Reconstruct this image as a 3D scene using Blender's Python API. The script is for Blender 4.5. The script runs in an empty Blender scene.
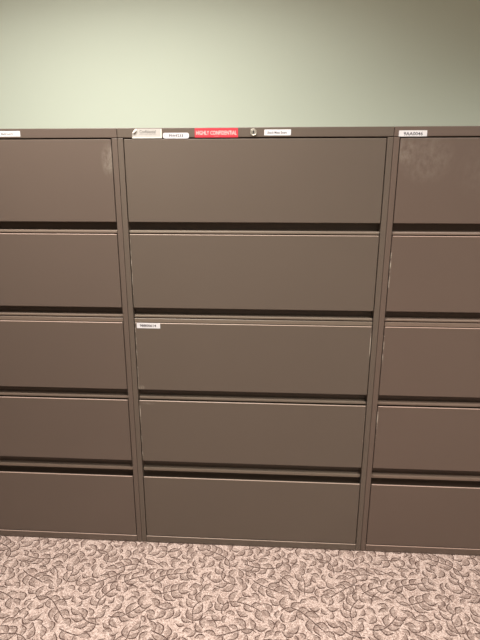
import bpy, bmesh, math, random
from mathutils import Vector, Matrix, noise as mnoise
S = bpy.context.scene
COL = S.collection
rnd = random.Random(7)

# ------------------------------------------------------------------ camera
CAM = (0.5059, -1.6561, 1.4255)
YAW, PITCH, ROLL, F = -0.0554, 0.2618, 0.0017, 470.0
cd = bpy.data.cameras.new('camera'); cam = bpy.data.objects.new('camera', cd); COL.objects.link(cam)
fw = Vector((math.sin(YAW) * math.cos(PITCH), math.cos(YAW) * math.cos(PITCH), -math.sin(PITCH)))
r0 = Vector((math.cos(YAW), -math.sin(YAW), 0)); u0 = r0.cross(fw)
rr = r0 * math.cos(ROLL) + u0 * math.sin(ROLL); uu = -r0 * math.sin(ROLL) + u0 * math.cos(ROLL)
cam.matrix_world = Matrix(((rr.x, uu.x, -fw.x, CAM[0]), (rr.y, uu.y, -fw.y, CAM[1]), (rr.z, uu.z, -fw.z, CAM[2]), (0, 0, 0, 1)))
cd.sensor_fit = 'VERTICAL'; cd.sensor_height = 36.0; cd.lens = F / 640.0 * 36.0; cd.clip_start = 0.02
S.camera = cam

# ------------------------------------------------------------------ world, exposure
w = bpy.data.worlds.new('world'); S.world = w; w.use_nodes = True
w.node_tree.nodes['Background'].inputs[0].default_value = (1.0, 0.95, 0.85, 1)
w.node_tree.nodes['Background'].inputs[1].default_value = 0.02
S.view_settings.view_transform = 'Standard'; S.view_settings.look = 'None'
S.view_settings.exposure = -0.2; S.view_settings.gamma = 1.0; S.view_settings.use_curve_mapping = False

# ceiling lights (first inferred, others added unseen to fill and brighten): x, y, watts, louvre spread in degrees
CEIL = 2.76
LIGHTS = [(-0.10, -0.66, 54, 140), (2.0, -1.45, 50, 138), (-0.10, -3.0, 24, 140), (1.95, -3.7, 12, 140)]
LCOL = (1.0, 0.965, 0.90)

# ------------------------------------------------------------------ helpers
def lin(c):
    return tuple(((v / 255) / 12.92 if v / 255 <= 0.04045 else (((v / 255) + 0.055) / 1.055) ** 2.4) for v in c)

def mat(name, col, rough=0.5, metal=0.0, spec=0.5, bump=None, var=None):
    m = bpy.data.materials.new(name); m.use_nodes = True
    nt = m.node_tree; b = nt.nodes['Principled BSDF']
    b.inputs['Base Color'].default_value = (*col, 1); b.inputs['Roughness'].default_value = rough
    b.inputs['Metallic'].default_value = metal; b.inputs['Specular IOR Level'].default_value = spec
    tc = nt.nodes.new('ShaderNodeTexCoord')
    if var:                                     # (scale, amount) soft colour variation
        n = nt.nodes.new('ShaderNodeTexNoise'); n.inputs['Scale'].default_value = var[0]; n.inputs['Detail'].default_value = 4
        mx = nt.nodes.new('ShaderNodeMixRGB'); mx.blend_type = 'MIX'
        mx.inputs[1].default_value = (*[v * (1 - var[1]) for v in col], 1)
        mx.inputs[2].default_value = (*[min(1, v * (1 + var[1])) for v in col], 1)
        nt.links.new(tc.outputs['Object'], n.inputs['Vector']); nt.links.new(n.outputs['Fac'], mx.inputs[0])
        nt.links.new(mx.outputs[0], b.inputs['Base Color'])
    if bump:                                    # (scale, strength, distance)
        n2 = nt.nodes.new('ShaderNodeTexNoise'); n2.inputs['Scale'].default_value = bump[0]; n2.inputs['Detail'].default_value = 3
        bp = nt.nodes.new('ShaderNodeBump'); bp.inputs['Strength'].default_value = bump[1]; bp.inputs['Distance'].default_value = bump[2]
        nt.links.new(tc.outputs['Object'], n2.inputs['Vector']); nt.links.new(n2.outputs['Fac'], bp.inputs['Height'])
        nt.links.new(bp.outputs['Normal'], b.inputs['Normal'])
    return m

def link(name, bm, mats, parent=None, loc=None, smooth=False):
    me = bpy.data.meshes.new(name); bm.normal_update(); bm.to_mesh(me); bm.free()
    for m in (mats if isinstance(mats, (list, tuple)) else [mats]): me.materials.append(m)
    if smooth:
        for p in me.polygons: p.use_smooth = True
    o = bpy.data.objects.new(name, me); COL.objects.link(o)
    if parent: o.parent = parent
    if loc: o.location = loc
    return o

def box(bm, x0, x1, y0, y1, z0, z1, bev=0.0, seg=2, mi=0):
    t = bmesh.new()
    vs = [t.verts.new(c) for c in ((x0,y0,z0),(x1,y0,z0),(x1,y1,z0),(x0,y1,z0),(x0,y0,z1),(x1,y0,z1),(x1,y1,z1),(x0,y1,z1))]
    for f in ((3,2,1,0),(4,5,6,7),(0,1,5,4),(1,2,6,5),(2,3,7,6),(3,0,4,7)): t.faces.new([vs[i] for i in f])
    if bev: bmesh.ops.bevel(t, geom=list(t.edges), offset=bev, segments=seg, profile=0.5, affect='EDGES')
    me = bpy.data.meshes.new('tmp'); t.to_mesh(me); t.free()
    n0 = len(bm.faces); bm.from_mesh(me); bpy.data.meshes.remove(me)
    bm.faces.ensure_lookup_table()
    for i in range(n0, len(bm.faces)): bm.faces[i].material_index = mi

def extrude_x(bm, prof, x0, x1):
    """closed (y, z) outline swept along x"""
    a = [bm.verts.new((x0, y, z)) for y, z in prof]; b = [bm.verts.new((x1, y, z)) for y, z in prof]
    n = len(prof)
    for i in range(n):
        j = (i + 1) % n; bm.faces.new((a[i], a[j], b[j], b[i]))
    bm.faces.new(a[::-1]); bm.faces.new(b)
    bmesh.ops.recalc_face_normals(bm, faces=list(bm.faces))

def lathe_y(bm, prof, cx, cz, n=28, mi=0):
    """(r, y) profile turned about an axis along y"""
    rings = [[bm.verts.new((cx + r * math.cos(2*math.pi*k/n), y, cz + r * math.sin(2*math.pi*k/n))) for k in range(n)] for r, y in prof]
    fs = []
    for a, b in zip(rings, rings[1:]):
        for k in range(n): fs.append(bm.faces.new((a[k], a[(k+1) % n], b[(k+1) % n], b[k])))
    fs.append(bm.faces.new(rings[-1]))
    for f in fs: f.material_index = mi

def struct(name, bm, m):
    o = link(name, bm, m); o['kind'] = 'structure'; return o

# ------------------------------------------------------------------ materials
M_wall = mat('pale_green_wall_paint', (0.625, 0.685, 0.575), 0.75, bump=(260, 0.12, 0.0006))
M_white = mat('white_ceiling', (0.78, 0.77, 0.72), 0.9, bump=(90, 0.5, 0.002))
M_cream = mat('cream_wall_paint', (0.45, 0.43, 0.37), 0.8)

def paint(name, k=(1, 1, 1), scuffs=(), edge=None):
    """taupe enamel; scuffs: (x, z, half width, half height, strength); edge: worn strip (x, z0, z1)"""
    base = (0.133 * k[0], 0.103 * k[1], 0.081 * k[2])
    m = mat(name, base, 0.42, spec=0.42, bump=(900, 0.10, 0.0003), var=(2.2, 0.05))
    nt = m.node_tree; b = nt.nodes['Principled BSDF']
    if not scuffs and not edge: return m
    L = nt.links.new
    def mth(op, a, c, clamp=False):
        n = nt.nodes.new('ShaderNodeMath'); n.operation = op; n.use_clamp = clamp
        for i, v in enumerate((a, c)):
            if isinstance(v, (int, float)): n.inputs[i].default_value = v
            else: L(v, n.inputs[i])
        return n.outputs[0]
    tc = nt.nodes.new('ShaderNodeTexCoord'); sp = nt.nodes.new('ShaderNodeSeparateXYZ'); L(tc.outputs['Object'], sp.inputs[0])
    def noi(scale, sx=1, sz=1):
        mp = nt.nodes.new('ShaderNodeMapping'); mp.inputs['Scale'].default_value = (sx, 1, sz); L(tc.outputs['Object'], mp.inputs[0])
        n = nt.nodes.new('ShaderNodeTexNoise'); n.inputs['Scale'].default_value = scale; n.inputs['Detail'].default_value = 6
        n.inputs['Roughness'].default_value = 0.65; L(mp.outputs[0], n.inputs['Vector']); return n.outputs['Fac']
    tot = None
    for (x, z, hx, hz, s) in scuffs:
        dx = mth('DIVIDE', mth('SUBTRACT', sp.outputs[0], x), hx); dz = mth('DIVIDE', mth('SUBTRACT', sp.outputs[2], z), hz)
        d = mth('ADD', mth('MULTIPLY', dx, dx), mth('MULTIPLY', dz, dz))
        f = mth('SUBTRACT', 1.0, d, True)
        g = mth('MULTIPLY', mth('SUBTRACT', noi(60, 1.0, 0.6), 0.38), 3.2, True)
        f = mth('MULTIPLY', mth('MULTIPLY', f, g), s)
        tot = f if tot is None else mth('MAXIMUM', tot, f)
    for (x, z0, z1) in (edge or ()):
        a = mth('LESS_THAN', mth('ABSOLUTE', mth('SUBTRACT', sp.outputs[0], x), 0), mth('MULTIPLY', noi(30, 0.2, 1.0), 0.0042))
        c = mth('LESS_THAN', mth('ABSOLUTE', mth('SUBTRACT', sp.outputs[2], (z0 + z1) / 2), 0), (z1 - z0) / 2)
        g = mth('MULTIPLY', mth('SUBTRACT', noi(14, 0.1, 1.0), 0.46), 9.0, True)
        f = mth('MULTIPLY', mth('MULTIPLY', a, c), g)
        tot = f if tot is None else mth('MAXIMUM', tot, f)
    mx = nt.nodes.new('ShaderNodeMixRGB'); mx.inputs[2].default_value = (0.42, 0.37, 0.31, 1)
    src = b.inputs['Base Color'].links[0].from_socket
    L(src, mx.inputs[1]); L(tot, mx.inputs[0]); L(mx.outputs[0], b.inputs['Base Color'])
    return m

M_slit_shade = mat('slit_shade', (0.015, 0.011, 0.009), 0.8)  # near-black colour for the shade inside the drawer slits
M_chrome = mat('brushed_nickel', (0.55, 0.52, 0.45), 0.42, metal=1.0)
M_slot = mat('keyhole_black', (0.02, 0.018, 0.015), 0.6)
M_label = mat('white_label_paper', (0.80, 0.78, 0.80), 0.5)
M_label2 = mat('translucent_grey_label', (0.52, 0.49, 0.46), 0.4, var=(40, 0.08))
M_fold = mat('shiny_label_fold', (0.80, 0.76, 0.68), 0.25)
M_red = mat('red_label', (0.70, 0.045, 0.065), 0.45)
M_ink = mat('black_ink', (0.05, 0.045, 0.06), 0.6)
M_grey_ink = mat('grey_ink', (0.13, 0.12, 0.11), 0.6)
M_white_ink = mat('white_ink', (0.9, 0.75, 0.72), 0.6)

# carpet
def carpet(name, a, b, c):
    m = bpy.data.materials.new(name); m.use_nodes = True; nt = m.node_tree; L = nt.links.new
    p = nt.nodes['Principled BSDF']; p.inputs['Roughness'].default_value = 0.95; p.inputs['Specular IOR Level'].default_value = 0.1
    tc = nt.nodes.new('ShaderNodeTexCoord')
    v = nt.nodes.new('ShaderNodeTexVoronoi'); v.inputs['Scale'].default_value = 230; L(tc.outputs['Object'], v.inputs['Vector'])
    bw = nt.nodes.new('ShaderNodeSeparateColor'); L(v.outputs['Color'], bw.inputs[0])
    cr = nt.nodes.new('ShaderNodeValToRGB'); e = cr.color_ramp.elements
    e[0].position = 0.0; e[0].color = (*a, 1); e[1].position = 1.0; e[1].color = (*c, 1)
    mid = e.new(0.45); mid.color = (*b, 1)
    L(bw.outputs[0], cr.inputs[0]); L(cr.outputs[0], p.inputs['Base Color'])
    bp = nt.nodes.new('ShaderNodeBump'); bp.inputs['Strength'].default_value = 0.6; bp.inputs['Distance'].default_value = 0.002; bp.invert = True
    L(v.outputs['Distance'], bp.inputs['Height']); L(bp.outputs[0], p.inputs['Normal'])
    return m
M_carpet = carpet('beige_pink_carpet_pile', (0.31, 0.215, 0.185), (0.50, 0.375, 0.325), (0.68, 0.54, 0.485))
M_leaf = carpet('mauve_brown_carpet_leaf', (0.22, 0.15, 0.13), (0.325, 0.235, 0.20), (0.47, 0.365, 0.32))
M_vine = carpet('dark_brown_carpet_outline', (0.075, 0.043, 0.036), (0.12, 0.075, 0.062), (0.19, 0.125, 0.105))

# ------------------------------------------------------------------ room
X0, X1, Y0, Y1 = -3.2, 4.2, -4.6, 0.48
bm = bmesh.new(); box(bm, X0, X1, Y1, Y1 + 0.12, 0, CEIL); struct('wall_back', bm, M_wall)
bm = bmesh.new(); box(bm, X0 - 0.12, X0, Y0, Y1, 0, CEIL); struct('wall_left', bm, M_cream)
bm = bmesh.new(); box(bm, X1, X1 + 0.12, Y0, Y1, 0, CEIL); struct('wall_right', bm, M_cream)
bm = bmesh.new(); box(bm, X0, X1, Y0 - 0.12, Y0, 0, CEIL); struct('wall_front', bm, M_cream)
bm = bmesh.new(); box(bm, X0 - 0.12, X1 + 0.12, Y0 - 0.12, Y1 + 0.12, CEIL, CEIL + 0.1); struct('ceiling', bm, M_white)

# carpet with its woven vine pattern (one repeating tile, like the weave itself)
T = 0.90
def tdist(ax, ay, bx, by):
    dx = abs(ax - bx) % T; dy = abs(ay - by) % T
    return math.hypot(min(dx, T - dx), min(dy, T - dy))
discs = []
def free(pts, own=()):
    for (x, y, r) in pts:
        for (a, b, q, o) in discs:
            if o in own: continue
            if tdist(x, y, a, b) < r + q: return False
    return True
def ang(x, y):
    k = 2 * math.pi / T
    return 2.2 * math.sin(k * x + 1.3 * math.sin(k * y)) + 2.0 * math.cos(k * 2 * y + 0.6) + 1.1 * math.sin(k * (x + 2 * y))
def leaf_discs(x, y, a, l, wd, sg=1):
    bd = lambda t: 0.13 * l * sg * math.sin(math.pi * t)
    return [(x + math.cos(a) * l * t - math.sin(a) * bd(t), y + math.sin(a) * l * t + math.cos(a) * bd(t), wd * s + 0.0009) for t, s in ((0.24, 0.34), (0.45, 0.50), (0.66, 0.42), (0.87, 0.22))]
leaves, stems = [], []
for sid in range(1500):
    x, y = rnd.uniform(0, T), rnd.uniform(0, T); flip = rnd.choice((0, math.pi)); pts = []
    n = rnd.randint(8, 15)
    for k in range(n):
        if not free([(x, y, 0.016)]): break
        pts.append((x, y)); a = ang(x, y) + flip
        x += math.cos(a) * 0.013; y += math.sin(a) * 0.013
    if len(pts) < 7: continue
    own = ('s%d' % sid,)
    for (px, py) in pts: discs.append((px, py, 0.0035, own[0]))
    stems.append(pts); side = 1
    for i in range(1, len(pts), 2):
        px, py = pts[i]; a0 = math.atan2(pts[i][1] - pts[i-1][1], pts[i][0] - pts[i-1][0])
        for sgn in (side, -side):
            for tr in range(3):
                l = rnd.uniform(0.040, 0.058); wd = l * rnd.uniform(0.34, 0.43); a = a0 + sgn * rnd.uniform(0.4, 0.85)
                d = leaf_discs(px, py, a, l, wd, sgn)
                if free(d, own):
                    leaves.append((px, py, a, l, wd, sgn)); discs += [(q[0], q[1], q[2], 'l') for q in d]; break
        side = -side
    px, py = pts[-1]; a = math.atan2(pts[-1][1] - pts[-2][1], pts[-1][0] - pts[-2][0])
    d = leaf_discs(px, py, a, 0.045, 0.02)
    if free(d, own): leaves.append((px, py, a, 0.045, 0.02, 1)); discs += [(q[0], q[1], q[2], 'l') for q in d]
for k in range(12000):                               # leaves that fill what is left
    x, y, a = rnd.uniform(0, T), rnd.uniform(0, T), rnd.uniform(0, 6.283); l = rnd.uniform(0.030, 0.050); wd = l * 0.42
    sg = rnd.choice((-1, 1)); d = leaf_discs(x, y, a, l, wd, sg)
    if free(d): leaves.append((x, y, a, l, wd, sg)); discs += [(q[0], q[1], q[2], 'l') for q in d]

bm = bmesh.new()
vs = [bm.verts.new(c) for c in ((X0, Y0, 0), (X1, Y0, 0), (X1, Y1, 0), (X0, Y1, 0))]; bm.faces.new(vs)
vs = [bm.verts.new(c) for c in ((X0, Y0, -0.06), (X0, Y1, -0.06), (X1, Y1, -0.06), (X1, Y0, -0.06))]; bm.faces.new(vs)
def add_leaf(x, y, a, l, wd, sg):
    ca, sa = math.cos(a), math.sin(a); N = 7; zj = rnd.uniform(0, 0.0005)
    bend = 0.13 * l * sg
    def P(u, v, z=0.0005):
        v += bend * math.sin(math.pi * u); return bm.verts.new((x + ca * u * l - sa * v, y + sa * u * l + ca * v, z + zj))
    half = lambda u: wd * 0.5 * math.sin(math.pi * u ** 0.80) ** 1.1 if 0 < u < 1 else 0
    us = [0.04 + 0.96 * i / N for i in range(N + 1)]
    lo = [P(u, -half(u) - 0.0001) for u in us]; hi = [P(u, half(u) + 0.0001) for u in us]
    for i in range(N):
        bm.faces.new((lo[i], lo[i+1], hi[i+1], hi[i])).material_index = 1
    # dark outline: broad on the outer edge, a hair line on the other
    for s, wdt in ((sg, 0.0018),):
        us2 = [i / N * 1.02 for i in range(N + 1)]
        A = [P(u, s * max(0, half(min(u, 1)) - 0.0022), 0.0012) for u in us2]
        B = [P(u, s * (half(min(u, 1)) + wdt * math.sin(math.pi * min(1, 0.12 + u * 0.86)) ** 0.5), 0.0012) for u in us2]
        for i in range(N):
            q = (A[i], A[i+1], B[i+1], B[i]) if s < 0 else (B[i], B[i+1], A[i+1], A[i])
            bm.faces.new(q[::-1] if s < 0 else q[::-1]).material_index = 2
def add_stem(pts):
    W2 = 0.0014; A, B = [], []
    for i, (x, y) in enumerate(pts):
        p, q = pts[max(0, i-1)], pts[min(len(pts)-1, i+1)]; a = math.atan2(q[1]-p[1], q[0]-p[0])
        A.append(bm.verts.new((x - math.sin(a)*W2, y + math.cos(a)*W2, 0.0020))); B.append(bm.verts.new((x + math.sin(a)*W2, y - math.cos(a)*W2, 0.0020)))
    for i in range(len(pts)-1): bm.faces.new((B[i], B[i+1], A[i+1], A[i])).material_index = 2
for tx in range(-2, 3):
    for ty in range(-3, 0):
        ox, oy = tx * T + 0.1, ty * T + 0.12
        for (x, y, a, l, wd, sg) in leaves:
            if oy + y < 0.08: add_leaf(x + ox, y + oy, a, l, wd, sg)
        for p in stems:
            if oy + p[0][1] < 0.06: add_stem([(x + ox, y + oy) for x, y in p])
for f in bm.faces:
    f.normal_update()
    if f.normal.z < 0 and f.verts[0].co.z >= 0: f.normal_flip()
floor = struct('floor', bm, [M_carpet, M_leaf, M_vine])

# ------------------------------------------------------------------ file cabinets
W, H, D = 0.9144, 1.638, 0.457
DR = [(1.330, 1.6030), (1.0212, 1.2880), (0.6970, 0.9640), (0.3880, 0.6518), (0.0350, 0.3148)]
def zat(zp, y): return CAM[2] + (zp - CAM[2]) * (1.656 + y) / 1.656
# full-width pull of each lower drawer: (upper z, lower z, depth of its face) as seen over the drawer
PULL = {1: [(1.3015, 1.2915, 0.005)], 2: [(0.9945, 0.9855, 0.007), (0.9810, 0.9675, 0.004)], 3: [(0.6700, 0.6590, 0.009)], 4: [(0.3590, 0.3455, 0.010)]}

def text_mesh(bm, s, x, z, h, y, mi, width=None, bold=0.0):
    cu = bpy.data.curves.new('t', 'FONT'); cu.body = s; cu.size = 1.0; cu.offset = bold; cu.resolution_u = 2
    o = bpy.data.objects.new('t', cu); COL.objects.link(o)
    me = bpy.data.meshes.new_from_object(o.evaluated_get(bpy.context.evaluated_depsgraph_get()))
    xs = [v.co.x for v in me.vertices]; ys = [v.co.y for v in me.vertices]
    x0, x1, y0, y1 = min(xs), max(xs), min(ys), max(ys)
    sy = h / (y1 - y0); sx = (width / (x1 - x0)) if width else sy
    for v in me.vertices:
        v.co = Vector((x + (v.co.x - x0) * sx, y, z + (v.co.y - y0) * sy))
    n0 = len(bm.faces); bm.from_mesh(me); bm.faces.ensure_lookup_table()
    for i in range(n0, len(bm.faces)):
        f = bm.faces[i]; f.material_index = mi; f.normal_update()
        if f.normal.y > 0: f.normal_flip()
    bpy.data.objects.remove(o); bpy.data.curves.remove(cu); bpy.data.meshes.remove(me)

def sticker(name, x0, x1, z0, z1, yf, mats, texts, parent, tilt=0.0, r=0.002, label=None):
    """thin paper label; texts: (string, fx, fz, height fraction, width fraction, bold, material)"""
    bm = bmesh.new(); w, h = x1 - x0, z1 - z0; n = 5; ring = []
    for cx, cz, a0 in ((w - r, h - r, 0), (r, h - r, 90), (r, r, 180), (w - r, r, 270)):
        for k in range(n):
            a = math.radians(a0 + 90 * k / (n - 1)); ring.append((cx + r * math.cos(a), cz + r * math.sin(a)))
    a = [bm.verts.new((x, -0.0006, z)) for x, z in ring]; b = [bm.verts.new((x, -0.0001, z)) for x, z in ring]
    bm.faces.new(a); bm.faces.new(b[::-1])
    for i in range(len(ring)): bm.faces.new((a[i], b[i], b[(i+1) % len(ring)], a[(i+1) % len(ring)]))
    bmesh.ops.recalc_face_normals(bm, faces=list(bm.faces))
    for (s, fx, fz, fh, fwd, bold, mi) in texts: text_mesh(bm, s, fx * w, fz * h, fh * h, -0.0008, mi, fwd * w, bold)
    o = link(name, bm, mats, parent, (x0, yf, z0)); o.rotation_euler.y = tilt
    if label: o['label'] = label
    return o

def cabinet(x, label, k=(1, 1, 1), scuffs={}, edges={}, lock=False):
    root = bpy.data.objects.new('lateral_file_cabinet', None); COL.objects.link(root); root.location = (x, 0, 0)
    root['label'] = label; root['category'] = 'file cabinet'; root['group'] = 'row of brown lateral file cabinets'
    P = paint('taupe_enamel', k)
    E_ = paint('enamel_edge_highlight', (k[0] * 3.2, k[1] * 3.1, k[2] * 3.2)); B_ = paint('enamel_lip_highlight', (k[0] * 1.45, k[1] * 1.46, k[2] * 1.42)); Q_ = paint('enamel_recess_shade', (k[0] * .5, k[1] * .46, k[2] * .42))  # edge and lip are painted highlights, recess is painted shade
    g = 0.0006
    bm = bmesh.new()                                # case: side panels whose front edges are the stiles
    box(bm, g, 0.0195, 0, D, 0.0, 1.6058, 0.0012); box(bm, W - 0.0195, W - g, 0, D, 0.0, 1.6058, 0.0012)
    box(bm, 0.0195, W - 0.0195, D - 0.003, D, 0.0, 1.6058); box(bm, 0.0195, W - 0.0195, 0.03, D - 0.003, 0.006, 0.012)
    link('case', bm, P, root)
    bm = bmesh.new(); box(bm, g, W - g, -0.0004, D, 1.6072, H, 0.0018); link('top_panel', bm, P, root)
    bm = bmesh.new(); box(bm, 0.0200, W - 0.0200, -0.0015, 0.012, 0.003, 0.0325, 0.0018)
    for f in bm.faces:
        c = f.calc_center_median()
        if c.z > 0.0305 and c.y < 0.001 and f.calc_area() > 1e-4: f.material_index = 1  # painted highlight on the rail's upper bevel
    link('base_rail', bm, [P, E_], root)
    ds = []
    for i, (z0, z1) in enumerate(DR):
        m = P
        if i in scuffs or i in edges: m = paint('worn_taupe_enamel', k, scuffs.get(i, ()), edges.get(i))
        bm = bmesh.new()
        xa, xb = 0.0222, W - 0.0222
        box(bm, xa, xb, 0.0, 0.007, z0, z1, 0.0020, 3)
        for f in bm.faces:                          # highlight painted along the upper front edge
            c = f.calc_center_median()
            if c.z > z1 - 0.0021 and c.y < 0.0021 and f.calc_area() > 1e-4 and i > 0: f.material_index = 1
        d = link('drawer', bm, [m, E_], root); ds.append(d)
        if i in PULL:
            bm = bmesh.new()
            for (za, zb, yf) in PULL[i]:
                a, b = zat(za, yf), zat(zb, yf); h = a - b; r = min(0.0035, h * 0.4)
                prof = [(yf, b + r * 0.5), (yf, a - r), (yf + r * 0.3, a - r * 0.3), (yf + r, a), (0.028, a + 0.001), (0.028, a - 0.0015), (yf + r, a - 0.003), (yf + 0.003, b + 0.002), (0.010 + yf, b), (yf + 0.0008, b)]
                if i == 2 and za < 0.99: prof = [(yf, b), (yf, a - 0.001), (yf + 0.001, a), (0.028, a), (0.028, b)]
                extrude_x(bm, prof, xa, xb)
            link('pull_lip', bm, B_, d)  # lip coloured lighter than the fronts to paint in its highlight
            # finger recess behind the lip
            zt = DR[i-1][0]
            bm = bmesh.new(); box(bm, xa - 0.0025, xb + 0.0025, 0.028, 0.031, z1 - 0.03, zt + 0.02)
            link('finger_recess', bm, Q_, d)  # shade of the recess put into a darker colour
    # near-black sheet standing in for the shade in slits around the drawers
    bm = bmesh.new(); box(bm, 0.0196, W - 0.0196, 0.034, 0.036, 0.013, 1.605); link('slit_shade_sheet', bm, M_slit_shade, root)
    if lock:
        bm = bmesh.new(); lathe_y(bm, [(0.0112, -0.0003), (0.0112, -0.003), (0.0098, -0.0042), (0.0082, -0.0036), (0.0080, -0.0028), (0.0060, -0.0034)], 0.4575, 1.6228)
        lk = link('lock', bm, M_chrome, root, smooth=False); lk['label'] = 'round metal cabinet lock with keyhole'
        bm = bmesh.new(); box(bm, 0.4555, 0.4595, -0.0043, -0.0033, 1.6180, 1.6280)
        link('keyhole', bm, M_slot, lk)
    return root, ds

left, dl = cabinet(-W, 'leftmost brown cabinet, white label on its top rail cut off by the photo edge', (1.03, 0.985, 1.0),
    scuffs={0: [(W - 0.032, 1.535, 0.030, 0.060, 0.55)]}, edges={})
mid, dm = cabinet(0.0, 'middle brown file cabinet with a red label and round lock on its top rail', (1, 1, 1),
    scuffs={3: [(0.06, 0.640, 0.03, 0.006, 0.3)], 2: [(0.036, 0.705, 0.012, 0.012, 0.9)]},
    edges={1: [(0.0232, 1.07, 1.27)], 2: [(0.0236, 0.70, 0.945), (W - 0.0235, 0.85, 0.94)], 3: [(0.0240, 0.41, 0.63), (W - 0.0235, 0.5, 0.63)]}, lock=True)
right, dr = cabinet(W, 'rightmost brown file cabinet with a white 9AA0046 label at its upper left', (1.06, 0.98, 0.99),
    scuffs={0: [(0.045, 1.56, 0.035, 0.055, 0.42), (0.11, 1.54, 0.10, 0.09, 0.22), (0.30, 1.50, 0.1, 0.1, 0.08)]},
    edges={1: [(0.0236, 1.10, 1.25)], 2: [(0.0236, 0.80, 0.93)], 3: [(0.0236, 0.5, 0.63)]})

YF = -0.0004
# grey peeling label
bm = bmesh.new()
out = [(0.101, 0.0), (0.101, 0.0305), (0.013, 0.0305), (0.006, 0.026), (0.0015, 0.018), (0.0, 0.0)]
a = [bm.verts.new((x, -0.0008, z)) for x, z in out]; b = [bm.verts.new((x, -0.0001, z)) for x, z in out]
bm.faces.new(a); bm.faces.new(b[::-1])
for i in range(len(out)): bm.faces.new((a[i], b[i], b[(i+1) % len(out)], a[(i+1) % len(out)]))
bmesh.ops.recalc_face_normals(bm, faces=list(bm.faces))
def patch(pts, mi):
    f = bm.faces.new([bm.verts.new(p) for p in pts]); f.normal_update(); f.material_index = mi
    if f.normal.y > 0: f.normal_flip()
patch([(0.0015, -0.001, 0.018), (0.013, -0.001, 0.0305), (0.0175, -0.0045, 0.026), (0.010, -0.006, 0.019), (0.004, -0.004, 0.0165)], 2)
patch([(0.001, -0.0011, 0.001), (0.100, -0.0011, 0.001), (0.100, -0.0011, 0.0045), (0.001, -0.0011, 0.0045)], 2)
patch([(0.0965, -0.0011, 0.0045), (0.100, -0.0011, 0.0045), (0.100, -0.0011, 0.0295), (0.0965, -0.0011, 0.0295)], 2)
text_mesh(bm, 'Confidential', 0.026, 0.0165, 0.0095, -0.0012, 1, 0.054, 0.005)
text_mesh(bm, 'authorized staff only', 0.024, 0.0115, 0.0028, -0.0012, 1, 0.058, 0.0)
o = link('paper_label', bm, [M_label2, M_grey_ink, M_fold], mid, (0.0515, YF, 1.6045)); o['label'] = 'grey peeling label with a folded upper left corner'

sticker('paper_label', 0.1560, 0.2430, 1.6042, 1.6218, YF, [M_label, M_ink], [('99A9233', 0.22, 0.22, 0.54, 0.56, 0.02, 1), ('(', 0.05, 0.25, 0.5, 0.03, 0.0, 1)], mid, r=0.006, label='white rounded label reading 99A9233')
sticker('paper_label', 0.2630, 0.4065, 1.6068, 1.6358, YF - 0.0001, [M_red, M_white_ink], [('HIGHLY CONFIDENTIAL', 0.03, 0.28, 0.44, 0.94, 0.004, 1), ('...', 0.45, 0.10, 0.04, 0.09, 0.0, 1)], mid, r=0.001, label='red label reading HIGHLY CONFIDENTIAL')
sticker('paper_label', 0.4930, 0.5805, 1.6122, 1.6305, YF, [M_label, M_ink], [('Stock Meat Exam', 0.12, 0.28, 0.40, 0.72, 0.012, 1)], mid, r=0.002, label='small white typed label beside the lock')
sticker('paper_label', 0.0150, 0.1045, 1.6070, 1.6255, YF, [M_label, M_ink], [('9AA0046', 0.17, 0.16, 0.58, 0.68, 0.014, 1)], right, r=0.0012, label='white label with bold black code 9AA0046')
sticker('paper_label', 0.4700, 0.5820, 1.6125, 1.6300, YF, [M_label, M_grey_ink], [('Event Ballroom', 0.16, 0.30, 0.40, 0.62, 0.012, 1)], left, r=0.0012, label='white typed label on the left cabinet')
sticker('paper_label', 0.0305, 0.1180, 0.9435, 0.9640, 0.0, [M_label, M_ink], [('9BB00614', 0.13, 0.26, 0.48, 0.70, 0.025, 1)], dm[2], r=0.0006, label='white label with small black code on the third drawer')

# ------------------------------------------------------------------ ceiling lights
M_house = mat('white_enamel_housing', (0.7, 0.7, 0.68), 0.4)
M_diff = bpy.data.materials.new('lit_diffuser'); M_diff.use_nodes = True
b_ = M_diff.node_tree.nodes['Principled BSDF']; b_.inputs['Emission Color'].default_value = (*LCOL, 1); b_.inputs['Emission Strength'].default_value = 2.0
where = ['nearest the cabinets on the left', 'added to brighten the wall, nearest the cabinets on the right', 'added as unseen fill at the far left behind the camera', 'added as unseen fill at the far right behind the camera']
for (x, y, wt, sp), wh in zip(LIGHTS, where):
    t = bpy.data.objects.new('ceiling_light', None); COL.objects.link(t); t.location = (x, y, CEIL)
    t['label'] = 'white rectangular ceiling light ' + wh; t['category'] = 'ceiling light'; t['group'] = 'ceiling lights'
    bm = bmesh.new()
    for c in ((-0.61, -0.59, -0.305, 0.305), (0.59, 0.61, -0.305, 0.305), (-0.59, 0.59, -0.305, -0.285), (-0.59, 0.59, 0.285, 0.305)): box(bm, *c, -0.06, -0.0005, 0.003)
    link('housing', bm, M_house, t)
    bm = bmesh.new(); box(bm, -0.589, 0.589, -0.284, 0.284, -0.04, -0.036); link('diffuser', bm, M_diff, t)
    ld = bpy.data.lights.new('lamp', 'AREA'); ld.shape = 'RECTANGLE'; ld.size = 1.15; ld.size_y = 0.55; ld.energy = wt; ld.color = LCOL; ld.spread = math.radians(sp)
    lo = bpy.data.objects.new('lamp', ld); COL.objects.link(lo); lo.parent = t; lo.location = (0, 0, -0.062)
